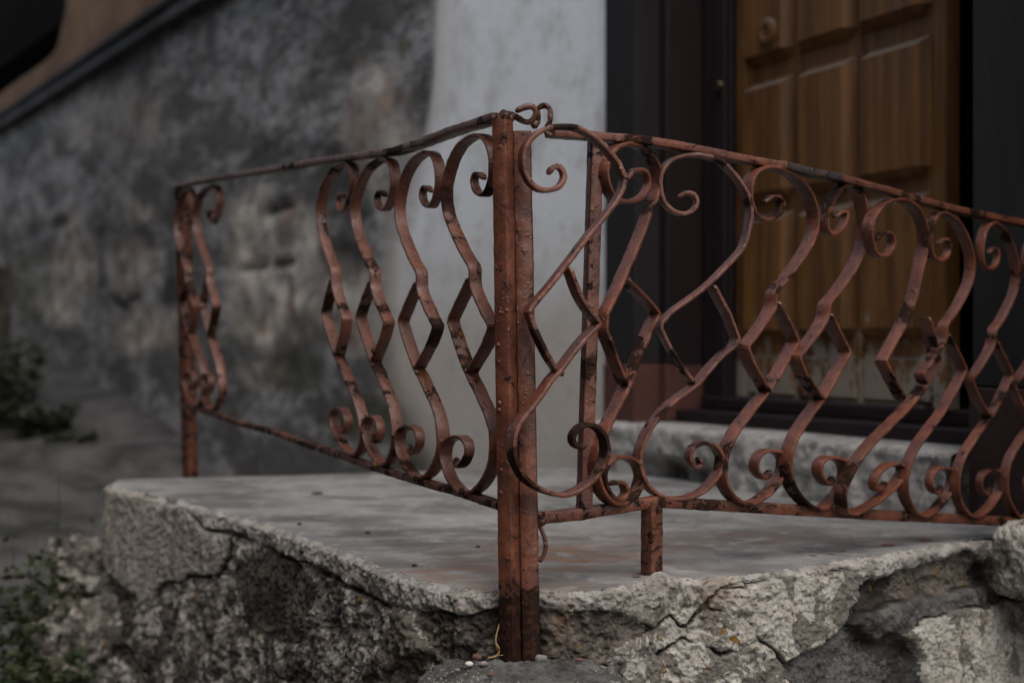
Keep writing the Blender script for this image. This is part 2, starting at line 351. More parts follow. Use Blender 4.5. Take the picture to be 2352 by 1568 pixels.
def norm_t(segs, vt, vb, Ls, Rs):
    return [[((u-lag(Ls, (v-vt)/(vb-vt)))/(lag(Rs, (v-vt)/(vb-vt))-lag(Ls, (v-vt)/(vb-vt))), (v-vt)/(vb-vt)) for u, v in s] for s in segs]
T4 = (384.4, 1156.2, [1717, 1700, 1656], [1868, 1822, 1797])
TPa, TPb = norm_t(R4a, *T4), norm_t(R4b, *T4)
TPl = [[((.08+(p-.08)*.84, .14+(q-.14)*.84+.012) if i < 7 else (p, q)) for i, (p, q) in enumerate(TPa[0])]]+TPa[1:]
def warp(tp, vt, vb, Ls, Rs, mirror=False):
    out = []
    for s in tp:
        pts = []
        for p, q in s:
            if mirror: p = 1-p
            l, r = lag(Ls, q), lag(Rs, q); pts.append((l+(r-l)*p, vt+(vb-vt)*q))
        out.append(pts)
    return out
def rustspots(seed, lo=.0, ends=.6):
    rr = np.random.default_rng(seed); c = rr.random(4); wdt = rr.uniform(.012, .05, 4); am = rr.uniform(.3, .95, 4)
    def f(s, P):
        r = np.full(len(s), lo)
        for a, b, k in zip(c, wdt, am): r = np.maximum(r, k*np.exp(-((s-a)/b)**2))
        r = np.maximum(r, ends*np.exp(-((1-s)/.035)**2)); r = np.maximum(r, ends*.6*np.exp(-(s/.03)**2)); return r
    return f
def scroll(segs, p, ang, w, t, parent, seed, lo=0.0, rust=None, rev=None):
    pts = [[np.array(on_vert(u, v, p, ang)) for u, v in s] for s in segs]
    P = path3(pts); nrm = (math.cos(ang), -math.sin(ang), 0)
    return sweep('scroll_bar', P, nrm, w, t, PAINT, parent, .0007, rust or rustspots(seed, lo), taper=1, rev=(seed % 2 == 0) if rev is None else rev)

# ---- left railing
left = thing('iron_railing', 'rust red iron railing panel on the left, missing several scrolls, running back from the corner', 'railing', on_vert(1165, 1357, A_P, A_A))
def at_u(u, p, ang, v=784): return on_vert(u, v, p, ang)
LO = [  # vt, vb, left edges, right edges
 (311, 1133, [1027, 1041, 1026], [1137, 1141, 1141]),
 (350, 1098, [919, 926, 920], [1010, 1012, 1019]),
 (365, 1068, [816, 829, 842], [903, 898, 912]),
 (374, 1044, [737, 750, 768], [805, 800, 834]),
 (427, 940, [451, 468, 468], [502, 500, 511]),
 (434, 932, [408, 420, 428], [446, 454, 472])]
for i, (vt, vb, Ls, Rs) in enumerate(LO):
    for j, tp in enumerate((TPl, TPb)):
        scroll(warp(tp, vt, vb, Ls, Rs, True), A_P, A_A, .0235, .006, left, 11+i*2+j, .0 if i < 4 else .12)
nA = np.array((math.cos(A_A), -math.sin(A_A), 0)); nB = np.array((math.cos(B_A), -math.sin(B_A), 0))
def rail(name, pts, p, ang, w, t, parent, rf, off=0.0, m=None, seed=0, r=.16):
    nr = np.array((math.cos(ang), -math.sin(ang), 0))
    P = path3([[np.array(on_vert(u, v, p, ang))+nr*off for u, v in pts]], .012); return sweep(name, P, nr, w, t, m or PAINT, parent, .0009, rf, r=r)
rail('top_rail', [(404, 429), (500, 409), (585, 397), (750, 369), (841, 357), (905, 349), (960, 333), (1040, 303), (1100, 284), (1146, 268)], A_P, A_A, .030, .0125, left, rustspots(5, .12, .3))
rail('bottom_rail', [(425, 931), (500, 953), (560, 974), (620, 989), (700, 1017), (785, 1045), (860, 1072), (955, 1101), (1060, 1131), (1152, 1161)], A_P, A_A, .020, .0125, left, rustspots(6, .42, .3))

def rot_post(name, pb, pt, side, ang, m, parent, rf, r=.12, n=60, rough=.0005):
    pb, pt = np.array(pb), np.array(pt); P = np.array([pb+(pt-pb)*i/n for i in range(n+1)])
    sa = side if isinstance(side, tuple) else (side, side)
    return sweep(name, P, (math.cos(ang), math.sin(ang), 0), sa[0], sa[1], m, parent, rough, rf, r=r)
def foot_rust(z0, z1, lo=.05, amt=1.9):
    def f(s, P):
        z = P[:, 2]; r = np.clip((z1-z)/(z1-z0), 0, 1); r = r*r*(3-2*r)*amt; n = fbm(P*[1, 1, 1], 55, 3)*.9
        return np.maximum(r+np.where(r > .1, n, 0), lo)
    return f
# corner post: square tube set on edge, its wide face to the left
rot_post('corner_post', pix(1173, 1516, 2.238)+Vector((0, 0, -.03)), pix(1154, 277, 2.238), (.0262, .0262), R(-32), PAINT, left, foot_rust(-.035, .030, .10, 1.7), n=160)
rot_post('end_post', pix(438, 1105, 4.15)+Vector((0, 0, -.01)), pix(419, 432, 4.15), (.036, .036), R(-40), PAINT, left, foot_rust(-.02, .02, .32, .8), n=40)

# ---- right railing
right = thing('iron_railing', 'rust red iron railing on the right with curled scrolls, in front of the wooden door', 'railing', on_vert(1230, 1357, B_P, B_A))
def yawed(segs, u, deg, off=0.0):
    q = on_vert(u, 784, B_P, B_A); return (q[0]+nB[0]*off, q[1]+nB[1]*off), R(deg)
def rsc(segs, u, deg, w, t, seed, off=0.0, rust=None):
    p, a = yawed(segs, u, deg, off); scroll(segs, p, a, w, t, right, seed, 0, rust)
def rust_a(s, P): return np.maximum(.75*np.exp(-((s-.33)/.05)**2), np.maximum(1.5*np.exp(-((s-.93)/.035)**2), .12))
rsc(R1a, 1290, 70, .024, .008, 31, .075, rust_a); rsc(R1b, 1285, 62, .027, .0075, 32, .066, lambda s, P: np.maximum(.85*np.exp(-((s-.55)/.07)**2), 1.1*np.exp(-((s-.9)/.12)**2)))
rsc(R2a, 1440, 42, .024, .007, 33); rsc(R2b, 1430, 42, .025, .007, 34)
rsc(R3a, 1600, 74, .026, .007, 35); rsc(R3b, 1580, 64, .028, .0065, 36)
rsc(R4a, 1760, 50, .029, .006, 37); rsc(R4b, 1740, 50, .029, .006, 38)
RO = [
 (421, 1168, [1878, 1819, 1803], [1981, 1940, 1937], 50),
 (457, 1179, [2000, 2027, 1947], [2110, 2148, 2070], 49),
 (489, 1184, [2128, 2106, 2074], [2228, 2210, 2186], 48),
 (512, 1186, [2246, 2221, 2193], [2332, 2318, 2298], 48),
 (538, 1190, [2346, 2318, 2304], [2428, 2420, 2402], 48)]
for i, (vt, vb, Ls, Rs, dg) in enumerate(RO):
    a, b = warp(TPa, vt, vb, Ls, Rs), warp(TPb, vt, vb, Ls, Rs); uc = (Ls[1]+Rs[1])/2
    if i == 1:      # its right hand half has sprung loose at the top
        b[0] = [(2125, 728), (2136, 775), (2150, 828)]
        a = tr('5:948,690 985,640 1045,640 1068,700 1030,785 975,805 920,770 893,690') + [[(1994, 552), (1994, 520), (2006, 490), (2035, 465), (2070, 460), (2100, 480), (2118, 520), (2121, 560), (2108, 620), (2092, 690), (2070, 745)], [(2070, 745), (2024, 828)], [(2024, 828), (2026, 836)], [(2026, 836), (2050, 880), (2070, 918)]]
    if i == 2: a[-1] = [a[-1][0], (a[-1][0][0]+10, a[-1][0][1]+16)]
    wk = (.030, .028, .025, .023, .022)[i]; rsc(a, uc, dg+i, wk, .006, 51+2*i); rsc(b, uc, dg+i, wk, .006, 52+2*i)
rail('top_rail', [(1266, 305), (1300, 308), (1345, 311), (1400, 316), (1470, 322), (1600, 344), (1740, 372), (1800, 381)], B_P, B_A, .030, .0135, right, lambda s, P: np.maximum(.15, .75*np.exp(-((s-.33)/.09)**2)), -.004)
rail('top_rail', [(1799, 381), (1860, 396), (1926, 409)], B_P, B_A, .028, .014, right, None, -.002, BLACKED)['label'] = 'black unpainted stretch of top rail'
rail('top_rail', [(1922, 408), (2035, 438), (2180, 478), (2352, 513), (2420, 528)], B_P, B_A, .028, .013, right, rustspots(9, .15, .2), -.003)
# bottom rail bends toward the corner
rail('bottom_rail', [(1246, 1188), (1300, 1183), (1390, 1170), (1470, 1157), (1518, 1152), (1580, 1156), (1700, 1163), (1850, 1172), (2020, 1182), (2200, 1191), (2352, 1199), (2420, 1203)], B_P, B_A, .018, .0195, right, rustspots(12, .30, .3))
rot_post('post', pix(1219, 1516, 2.252)+Vector((0, 0, -.03)), pix(1197, 303, 2.252), (.031, .028), R(6), PAINT, right, foot_rust(-.030, .040, .08, 1.7), r=.32, n=160)
rot_post('post', on_vert(1342, 1164, B_P, B_A), on_vert(1368, 326, B_P, B_A)+Vector((0, .0, 0)), (.022, .022), R(22), PAINT, right, rustspots(70, .12, .4), n=80)
rot_post('foot_post', on_vert(1497, 1312, B_P, B_A)+Vector((0, 0, -.02)), on_vert(1497, 1160, B_P, B_A), (.028, .028), R(38), PAINT, right, rustspots(71, .34, .5), n=30)
# curled bits of bar welded between the two top rails
def free_bar(name, toks, Y, t, parent, rf=None, w=None, dY=0.0):
    segs = tr(toks); n = sum(len(s) for s in segs); k = 0; out = []
    for s in segs:
        q = []
        for (u, v) in s: q.append(np.array(pix(u, v, Y+dY*k/n))); k += 1
        out.append(q)
    return sweep(name, path3(out, .003), (0, 1, 0), w or t*1.5, t, PAINT, parent, .0010, rf, r=.42, taper=1)
# crop E: [1780..2240]x[360..760] at 3.9196
CR['E'] = (1780*.6125, 360*.6125, .6125/3.9196)
free_bar('curled_bar', 'E:440,265 540,275 610,310 690,360 780,385 850,350 885,290 895,215 850,165 770,160 690,185 600,225', 2.262, .0085, left, lambda s, P: np.full(len(s), .42), dY=-.02)
free_bar('curled_bar', 'E:930,425 935,360 935,280 925,200 980,155 1050,145 1100,190 1110,290 1105,390 1050,480 1060,550 1150,600', 2.285, .0085, right, lambda s, P: np.full(len(s), .40))
free_bar('curled_bar', 'C:1322,235 1300,280 1318,330 1345,400 1348,470 1330,520 1306,552', 2.285, .0065, right, None, w=.015)
def blob(name, c, r, m, parent=None, sq=(1, 1, 1), rust=.3, n=10, rg=.25):
    V = []; Fc = []
    for i in range(n+1):
        th = math.pi*i/n
        for j in range(n*2):
            ph = math.pi*j/n; V.append((math.sin(th)*math.cos(ph), math.sin(th)*math.sin(ph), math.cos(th)))
    V = np.array(V); k = 1+fbm(V+np.array(c)*50, 1.7, 3)*rg; V = V*k[:, None]*np.array(sq)*r+np.array(c)
    for i in range(n):
        for j in range(n*2): Fc.append((i*2*n+j, i*2*n+(j+1) % (2*n), (i+1)*2*n+(j+1) % (2*n), (i+1)*2*n+j))
    o = mesh_obj(name, V, Fc, m, parent, True, {'rust': np.full(len(V), rust), 'crack': np.zeros(len(V)), 'warm': np.zeros(len(V))}, loc=None if parent else c); return o
for (u, v, Y, r, par, ru) in [(1160, 268, 2.25, .010, left, .5), (1172, 272, 2.255, .009, left, .4), (1156, 262, 2.262, .008, left, .55), (1228, 286, 2.28, .0085, right, .2), (1225, 275, 2.28, .0075, right, .3),
        (1470, 328, 2.42, .008, right, .1), (1512, 408, 2.45, .008, right, .2), (1514, 425, 2.45, .009, right, .3), (1630, 362, 2.52, .009, right, .1), (1715, 452, 2.6, .007, right, .3), (1720, 464, 2.6, .006, right, .3),
        (1196, 322, 2.27, .010, right, .9), (1244, 1196, 2.27, .010, right, .5), (1238, 1184, 2.28, .009, right, .4), (1345, 1152, 2.345, .012, right, .3), (1400, 1165, 2.37, .009, right, .5),
        (1190, 946, 2.262, .007, right, 1.0), (1290, 857, 2.30, .006, right, .3), (1444, 884, 2.39, .006, right, .3), (1590, 880, 2.5, .006, right, .3), (1368, 741, 2.33, .007, right, .3),
        (1148, 1160, 2.27, .009, left, .5), (1095, 872, 2.33, .006, left, .5), (958, 856, 2.55, .006, left, .5), (858, 806, 2.75, .006, left, .5), (1060, 1128, 2.37, .007, left, .6), (955, 1098, 2.54, .007, left, .7), (860, 1068, 2.7, .007, left, .5),
        (1800, 381, 2.6, .011, right, .25), (1928, 410, 2.68, .009, right, .2), (2055, 445, 2.77, .008, right, .2), (1707, 1157, 2.58, .007, right, .6), (1868, 1168, 2.68, .007, right, .6), (2008, 1178, 2.78, .007, right, .6),
        (1660, 1075-35, 2.52, .006, right, .3), (1805, 1060, 2.6, .006, right, .3), (1947, 1056, 2.7, .006, right, .3)]:
    blob('weld_bead', pix(u, v, Y), r*.8, PAINT, par, (1, 1, 1.1), ru, 6)
for k in range(26):        # thick paint drips on the corner posts
    z = random.uniform(-.0, .33); c = pix(1140+random.uniform(0, 16)+8*(.33-z), 784-(z-CAM_Z+.0)*0, 2.245)
    f = (.72-z*0)
    v = random.uniform(320, 1250); u = 1136+(v-277)*.0153+random.uniform(0, 22)
    blob('paint_drip', pix(u, v, 2.2285), random.uniform(.0018, .0042), PAINT, left, (1, .8, 1.2), .0, 5)

# ------------------------------------------------------------------ landing: slab on rubble masonry
edgeL = [(252, 1112), (262, 1118), (330, 1132), (420, 1152), (520, 1178), (600, 1200), (700, 1234), (800, 1271), (900, 1310), (1000, 1340), (1080, 1353), (1150, 1357)]
edgeR = [(1195, 1358), (1250, 1358), (1330, 1355), (1420, 1347), (1500, 1332), (1580, 1328), (1700, 1321), (1830, 1304), (1950, 1285), (2080, 1264), (2200, 1244), (2270, 1231), (2360, 1215), (2460, 1198)]
E0 = [np.array(on_flat(u, v)) for u, v in edgeL+edgeR]
back = np.array((-1.13, 4.10, 0)); E0 = [back, back+np.array((0, -.03, 0))]+E0
EP = np.array(catmull(E0, .0026)); NS = len(EP)
sm = EP.copy()
for _ in range(220): sm[1:-1] = (sm[:-2]+sm[1:-1]*2+sm[2:])/4
Tn = np.gradient(sm, axis=0); Tn /= np.linalg.norm(Tn, axis=1)[:, None]; NO = np.stack([Tn[:, 1]*-1, Tn[:, 0], np.zeros(NS)], 1)
if (NO[NS//2]@np.array((0, -1, 0))) < 0: NO = -NO
ts = np.concatenate([np.linspace(0, .30, 140), np.linspace(.303, .62, 100), np.linspace(.63, 1.3, 25)])
NTt = len(ts); S, Tt = np.meshgrid(np.arange(NS), np.arange(NTt), indexing='ij'); tz = ts[Tt]
base = EP[S]+NO[S]*(tz*.10)[..., None]; base[..., 2] = -tz
def topx(P): Y = P[..., 1]; return 1176+P[..., 0]/Y*F, 784-(P[..., 2]-CAM_Z)/Y*F
U, Vv = topx(base)
wob = 9*fbm(np.stack([U/40, Vv/40, U*0], -1), 1, 4); wob2 = 9*fbm(np.stack([U/40, Vv/40, U*0+9], -1), 1, 4)
Uw, Vw = U+wob*1.3, Vv+wob2*1.3
REG = [   # name, material, proud (m), roughness (m), polygon
 ('plaster_patch', M_PLASTER, .012, .003, [(200, 1100), (262, 1118), (420, 1157), (470, 1205), (540, 1232), (530, 1290), (500, 1330), (440, 1318), (425, 1338), (385, 1336), (355, 1372), (330, 1385), (315, 1362), (290, 1352), (245, 1300), (235, 1180)]),
 ('concrete_edge', M_BAND, .010, .008, [(400, 1140), (600, 1185), (900, 1295), (1010, 1330), (1160, 1340), (1160, 1404), (1060, 1412), (985, 1395), (900, 1392), (740, 1305), (640, 1262), (560, 1228), (480, 1208)]),
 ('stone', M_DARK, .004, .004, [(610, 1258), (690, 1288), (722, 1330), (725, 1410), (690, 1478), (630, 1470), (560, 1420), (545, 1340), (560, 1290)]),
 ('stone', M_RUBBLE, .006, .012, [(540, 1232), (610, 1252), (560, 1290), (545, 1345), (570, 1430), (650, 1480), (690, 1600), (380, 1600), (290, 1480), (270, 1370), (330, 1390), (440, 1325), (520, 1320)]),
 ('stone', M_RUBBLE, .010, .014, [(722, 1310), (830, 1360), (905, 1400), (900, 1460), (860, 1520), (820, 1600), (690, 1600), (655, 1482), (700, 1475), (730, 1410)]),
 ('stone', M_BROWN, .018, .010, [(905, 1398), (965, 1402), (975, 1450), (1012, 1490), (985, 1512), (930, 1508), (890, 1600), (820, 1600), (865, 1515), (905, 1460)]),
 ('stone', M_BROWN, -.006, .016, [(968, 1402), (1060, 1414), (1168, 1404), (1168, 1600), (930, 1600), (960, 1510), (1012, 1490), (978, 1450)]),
 ('concrete_edge', M_BAND, .006, .010, [(1160, 1330), (1560, 1310), (1560, 1370), (1500, 1392), (1430, 1404), (1250, 1406), (1168, 1418)]),
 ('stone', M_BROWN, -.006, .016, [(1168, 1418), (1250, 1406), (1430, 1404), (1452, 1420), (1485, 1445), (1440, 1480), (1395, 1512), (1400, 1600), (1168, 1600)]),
 ('plaster_patch', M_WHITE, .012, .005, [(1500, 1392), (1560, 1372), (1560, 1290), (1700, 1300), (1700, 1350), (1640, 1350), (1600, 1400), (1560, 1440), (1530, 1410), (1490, 1440), (1452, 1420), (1434, 1386)]),
 ('plaster_patch', M_WHITE, .011, .006, [(1492, 1442), (1530, 1412), (1560, 1442), (1610, 1398), (1700, 1410), (1730, 1470), (1650, 1500), (1560, 1465), (1500, 1500), (1425, 1508), (1442, 1480)]),
 ('plaster_patch', M_WHITE, .015, .006, [(1640, 1350), (1700, 1330), (1960, 1300), (1958, 1370), (1935, 1430), (1880, 1480), (1790, 1520), (1735, 1470), (1702, 1410), (1612, 1396)]),
 ('plaster_patch', M_WHITE, .013, .006, [(1425, 1510), (1505, 1500), (1560, 1466), (1650, 1502), (1735, 1472), (1790, 1522), (1820, 1600), (1560, 1620), (1420, 1600)]),
 ('concrete_edge', M_BAND, .010, .006, [(1690, 1280), (2360, 1160), (2360, 1232), (2230, 1262), (2090, 1298), (1962, 1340), (1960, 1305), (1700, 1335)]),
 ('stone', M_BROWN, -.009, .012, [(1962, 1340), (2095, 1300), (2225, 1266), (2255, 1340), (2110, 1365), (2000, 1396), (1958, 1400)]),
 ('stone', M_GREY, .026, .004, [(1958, 1400), (2000, 1396), (2110, 1365), (2255, 1340), (2300, 1352), (2240, 1385), (2100, 1410), (2030, 1450), (1990, 1470), (1935, 1432)]),
 ('stone', M_GREY, -.004, .006, [(1880, 1482), (1935, 1434), (1990, 1472), (2060, 1470), (2085, 1510), (2110, 1600), (1820, 1620), (1790, 1524)]),
 ('plaster_patch', M_WHITE, .038, .006, [(2030, 1450), (2100, 1410), (2240, 1385), (2310, 1368), (2500, 1440), (2500, 1650), (2110, 1650), (2085, 1510), (2060, 1470)]),
 ('plaster_patch', M_WHITE, .030, .006, [(2228, 1262), (2360, 1232), (2520, 1180), (2500, 1430), (2312, 1366), (2256, 1340)]),
 ('stone', M_RUBBLE, .0, .016, [(100, 1250), (245, 1300), (290, 1355), (275, 1380), (290, 1480), (380, 1620), (60, 1620), (60, 1300)]),
]
rid = np.full(U.shape, -1); edge = np.full(U.shape, 1e3)
def pip(poly, X, Y):
    ins = np.zeros(X.shape, bool); dd = np.full(X.shape, 1e9); n = len(poly)
    for i in range(n):
        (x1, y1), (x2, y2) = poly[i], poly[(i+1) % n]
        c = ((y1 > Y) != (y2 > Y)) & (X < (x2-x1)*(Y-y1)/((y2-y1) or 1e-9)+x1); ins ^= c
        l2 = (x2-x1)**2+(y2-y1)**2; tt = np.clip(((X-x1)*(x2-x1)+(Y-y1)*(y2-y1))/l2, 0, 1)
        dd = np.minimum(dd, np.hypot(X-x1-tt*(x2-x1), Y-y1-tt*(y2-y1)))
    return ins, dd
for k, (_, _, _, _, poly) in enumerate(REG):
    ins, dd = pip(poly, Uw, Vw); new = ins & (rid < 0); rid[new] = k
    if REG[k][0] != 'x': edge = np.minimum(edge, dd)
proud = np.zeros(U.shape)+.0; rg = np.full(U.shape, .010)
for k, r_ in enumerate(REG): proud[rid == k] = r_[2]; rg[rid == k] = r_[3]
for _ in range(8):
    for ax in (0, 1): proud = (np.roll(proud, 1, ax)+proud*2+np.roll(proud, -1, ax))/4; rg = (np.roll(rg, 1, ax)+rg*2+np.roll(rg, -1, ax))/4
crack = np.exp(-(edge/2.0)**2)*np.clip(.32+2.4*fbm(np.stack([U/55, Vv/55, U*0+3], -1), 1, 3), 0, 1)
crack *= np.clip(tz/.012, 0, 1)
n1 = fbm(base, 14, 5, .55); n2 = fbm(base, 60, 4, .6); n4 = fbm(base, 150, 3, .65)
pitn = np.clip(fbm(base, 45, 3)-.18, 0, 1)*np.where(np.isin(rid, [11, 9, 13]), 1, .5)
edge_round = .005*np.exp(-tz/.003)
off = proud*np.clip(tz/.01, 0, 1)+rg*(n1*1.5+n2*.9)*np.clip(tz/.004, .25, 1)+n4*.0065*np.clip(tz/.004, .3, 1)-crack*.009-pitn*.016-edge_round-.034*np.exp(-((U-1198)/52)**4)
PV = base+NO[S]*off[..., None]
chipz = (np.clip(fbm(EP*[1, 1, 0], 22, 4), -.2, 1)*.006+np.clip(fbm(EP*[1, 1, 0], 110, 3), 0, 1)*.007)[:, None]*np.exp(-tz/.006)
mound = np.exp(-((U-1512)/26)**2)*.010*np.exp(-tz/.02)
PV[..., 2] += -np.abs(chipz)+mound
crk = np.clip(crack*1.3, 0, .95); warm = .55*np.exp(-((U-1290)/28)**2)*np.clip(1-np.abs(Vv-1420)/90, 0, 1)*np.clip(.5+fbm(base, 40, 3)*2, 0, 1)
warm += .5*np.exp(-((U-1640)/45)**2-((Vv-1372)/28)**2)+.4*np.exp(-((U-1650)/40)**2-((Vv-1330)/14)**2)
landing = thing('concrete_landing', 'raised concrete landing on crumbling rubble masonry under the railings', 'landing', (-.2, 2.9, -1.3))
vid = (S*NTt+Tt); quads = np.stack([vid[:-1, :-1], vid[1:, :-1], vid[1:, 1:], vid[:-1, 1:]], -1).reshape(-1, 4)
frid = rid[:-1, :-1].reshape(-1); allV = PV.reshape(-1, 3); cA = crk.reshape(-1); wA = warm.reshape(-1)
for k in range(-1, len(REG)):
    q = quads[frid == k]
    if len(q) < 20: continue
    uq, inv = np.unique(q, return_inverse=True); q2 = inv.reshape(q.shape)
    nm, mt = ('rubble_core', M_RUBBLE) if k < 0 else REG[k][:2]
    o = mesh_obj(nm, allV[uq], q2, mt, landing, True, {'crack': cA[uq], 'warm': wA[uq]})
    if k == -1: o['kind'] = 'stuff'
# slab top
inner = []
bk = [np.array((-1.10, 4.10, 0)), np.array((-.6, 4.22, 0)), np.array((.25, 4.47, 0)), np.array(wpt(.0, -.05, 0)), np.array(wpt(1.9, -.05, 0)), np.array(wpt(2.1, -.05, 0))]
bl = catmull(bk[:3], .02)+[bk[3]+(bk[5]-bk[3])*i/60 for i in range(61)]; bl = np.array(bl)
cl = np.concatenate([[0], np.cumsum(np.linalg.norm(np.diff(bl, axis=0), axis=1))]); cl /= cl[-1]
sp = np.linspace(0, 1, NS); IB = np.stack([np.interp(sp, cl, bl[:, j]) for j in range(3)], 1)
ks = np.array([0, .0015, .004, .008, .014, .022, .035, .05, .075, .1, .15, .2, .3, .4, .5, .6, .7, .8, .9, 1.0])
topE = PV[:, 0, :]; st = 3
TV = topE[::st, None, :]*(1-ks)[None, :, None]+IB[::st, None, :]*ks[None, :, None]
dd = ks[None, :]*np.linalg.norm(IB[::st]-topE[::st], axis=1)[:, None]
TV[..., 2] = topE[::st, None, 2]*np.exp(-dd/.015)+fbm(TV*[1, 1, 0], 4, 3)*.003*(1-np.exp(-dd/.05))+fbm(TV*[1, 1, 0], 60, 3)*.0012*np.exp(-dd/.1)
lip = TV[..., 2]
UU, VV = topx(TV); TV[..., 2] += .012*np.exp(-((UU-1510)/30)**2-((VV-1312)/16)**2)*(1-np.exp(-dd/.006))
nS, nK = TV.shape[:2]; ii, jj = np.meshgrid(np.arange(nS), np.arange(nK), indexing='ij'); vid2 = ii*nK+jj
tq = np.stack([vid2[:-1, :-1], vid2[:-1, 1:], vid2[1:, 1:], vid2[1:, :-1]], -1).reshape(-1, 4)
warmT = np.clip(1.0*np.exp(-((UU-1330)/230)**2-((VV-1275)/42)**2)+.7*np.exp(-((UU-1050)/260)**2-((VV-1330)/40)**2)+.5*np.exp(-((UU-1850)/260)**2-((VV-1235)/22)**2), 0, 1)
fix_normals(mesh_obj('slab', TV.reshape(-1, 3), tq, M_SLAB, landing, True, {'warm': warmT.reshape(-1), 'crack': np.zeros(nS*nK)}))
# back face of the slab, down to the alley
bv = np.array([[*(bl[i][:2]), z] for i in range(len(bl)) for z in (0, -.7, -1.3)])
mesh_obj('rubble_core', bv, [(i*3+j, i*3+j+1, (i+1)*3+j+1, (i+1)*3+j) for i in range(len(bl)-1) for j in range(2)], M_RUBBLE, landing, True, {'crack': np.zeros(len(bv)), 'warm': np.zeros(len(bv))})['kind'] = 'stuff'

def rock(name, c, half, yaw, m, parent, amp=.012, n=40, seed=0, flat=None):
    g = np.linspace(-1, 1, n); V = []; Fc = []
    def sheet(fn):
        b = len(V)
        for a in g:
            for d in g: V.append(fn(a, d))
        for i in range(n-1):
            for j in range(n-1): Fc.append((b+i*n+j, b+(i+1)*n+j, b+(i+1)*n+j+1, b+i*n+j+1))
    for s in (-1, 1): sheet(lambda a, d: (s, a, d)); sheet(lambda a, d: (a, s, d)); sheet(lambda a, d: (a, d, s))
    V = np.array(V); L = np.linalg.norm(V, axis=1)[:, None]; sq = (np.abs(V)**5).sum(1)[:, None]**(1/5); V = V/sq
    N = V/np.linalg.norm(V, axis=1)[:, None]; V = V*np.array(half); cy, sy = math.cos(yaw), math.sin(yaw)
    Rm = np.array([[cy, -sy, 0], [sy, cy, 0], [0, 0, 1]]); V = V@Rm.T; N = N@Rm.T; V = V+np.array(c)
    V = V+N*(fbm(V+seed, 12, 5, .6)*amp*1.6+fbm(V+seed, 70, 4, .7)*amp*.6)[:, None]
    o = mesh_obj(name, V, Fc, m, parent, True, {'crack': np.zeros(len(V)), 'warm': np.zeros(len(V))}); import bmesh
    bm = bmesh.new(); bm.from_mesh(o.data); bmesh.ops.remove_doubles(bm, verts=bm.verts, dist=1e-5); bmesh.ops.recalc_face_normals(bm, faces=bm.faces); bm.to_mesh(o.data); bm.free(); return o
# ledge of grey cement under the corner posts
rock('ledge_stone', (.02, 2.115, -.215), (.165, .20, .108), R(6), M_GREY, landing, .017, 110, 3)
GV, GF = [], []
for k in range(420):                     # grit on the ledge, beyond counting
    x, y = random.uniform(-.13, .17), random.uniform(2.0, 2.235); r = random.uniform(.0008, .0030); z = -.112+random.uniform(-.002, .004)
    b = len(GV); GV += [(x+r*a*random.uniform(.7, 1.3), y+r*c*random.uniform(.7, 1.3), z+r*d) for a, c, d in ((1, 0, 0), (-1, 0, 0), (0, 1, 0), (0, -1, 0), (0, 0, 1), (0, 0, -1))]
    GF += [(b+i, b+j, b+m_) for i, j, m_ in ((0, 2, 4), (2, 1, 4), (1, 3, 4), (3, 0, 4), (2, 0, 5), (1, 2, 5), (3, 1, 5), (0, 3, 5))]
mesh_obj('grit', GV, GF, M_BAND, landing, False, {'crack': np.zeros(len(GV)), 'warm': np.zeros(len(GV))})['kind'] = 'stuff'
rock('ledge_stone', (-.30, 2.26, -.36), (.20, .16, .12), R(-30), M_RUBBLE, landing, .02, 40, 5)
rock('stone', (1.07, 2.80, -.035), (.115, .08, .075), R(35), M_WHITE, landing, .012, 60, 8)
# loose stones beside the left end
rock('stone', pix(195, 1300, 4.0), (.085, .09, .075), R(20), M_RUBBLE, landing, .035, 40, 9)
rock('stone', pix(118, 1402, 3.95), (.055, .07, .06), R(50), M_GREY, landing, .03, 30, 10)
rock('stone', pix(215, 1505, 3.85), (.13, .14, .13), R(10), M_RUBBLE, landing, .05, 50, 11)
rock('stone', pix(150, 1700, 3.85), (.22, .2, .16), R(10), M_RUBBLE, landing, .05, 40, 12)

# ------------------------------------------------------------------ house wall, door, step
house = thing('house', 'old house with mottled grey and white rendered wall, ochre upper wall and panelled wooden door', 'house', wpt(0, 0, -.6))
# wall grid from s=-14 to .0 (old and white render, one sheet), cut off below at the alley
ss = np.concatenate([np.linspace(-14, -5, 160), np.linspace(-4.95, .0, 200)]); zs = np.linspace(-1.6, 3.4, 150)
SS, ZZ = np.meshgrid(ss, zs, indexing='ij'); WP = np.stack([W_P[0]+W_R[0]*SS, W_P[1]+W_R[1]*SS, ZZ], -1)
UU, VV = topx(WP)
nw = fbm(WP, 2.2, 5)*40; bu = np.interp(VV, [-3000, 0, 200, 300, 450, 560, 700, 900, 1080, 1300], [1010, 1004, 990, 970, 925, 890, 862, 905, 1010, 1010])
ww = 9+np.clip((VV-230)/2.2, 0, 120); white = np.clip((UU+nw*.5-bu)/ww+.5, 0, 1); white = white*white*(3-2*white)
beige = np.clip((VV+nw*3-520)/260, 0, 1)*.9+np.clip(1-(UU-bu)/60, 0, 1)*.8; beige = np.clip(beige, 0, 1)
def ell(cu, cv, ru, rv, k=1.0): return k*np.clip(2.6-2.6*np.sqrt(((UU+nw*.8-cu)/ru)**2+((VV+nw*.8-cv)/rv)**2), 0, 1)
light = .95*np.exp(-((UU-bu+22)/20)**2)*(VV < 420)*np.clip(.5+fbm(WP, 5, 4)*2.5, 0, 1); dark = np.zeros(UU.shape); moss = np.zeros(UU.shape)
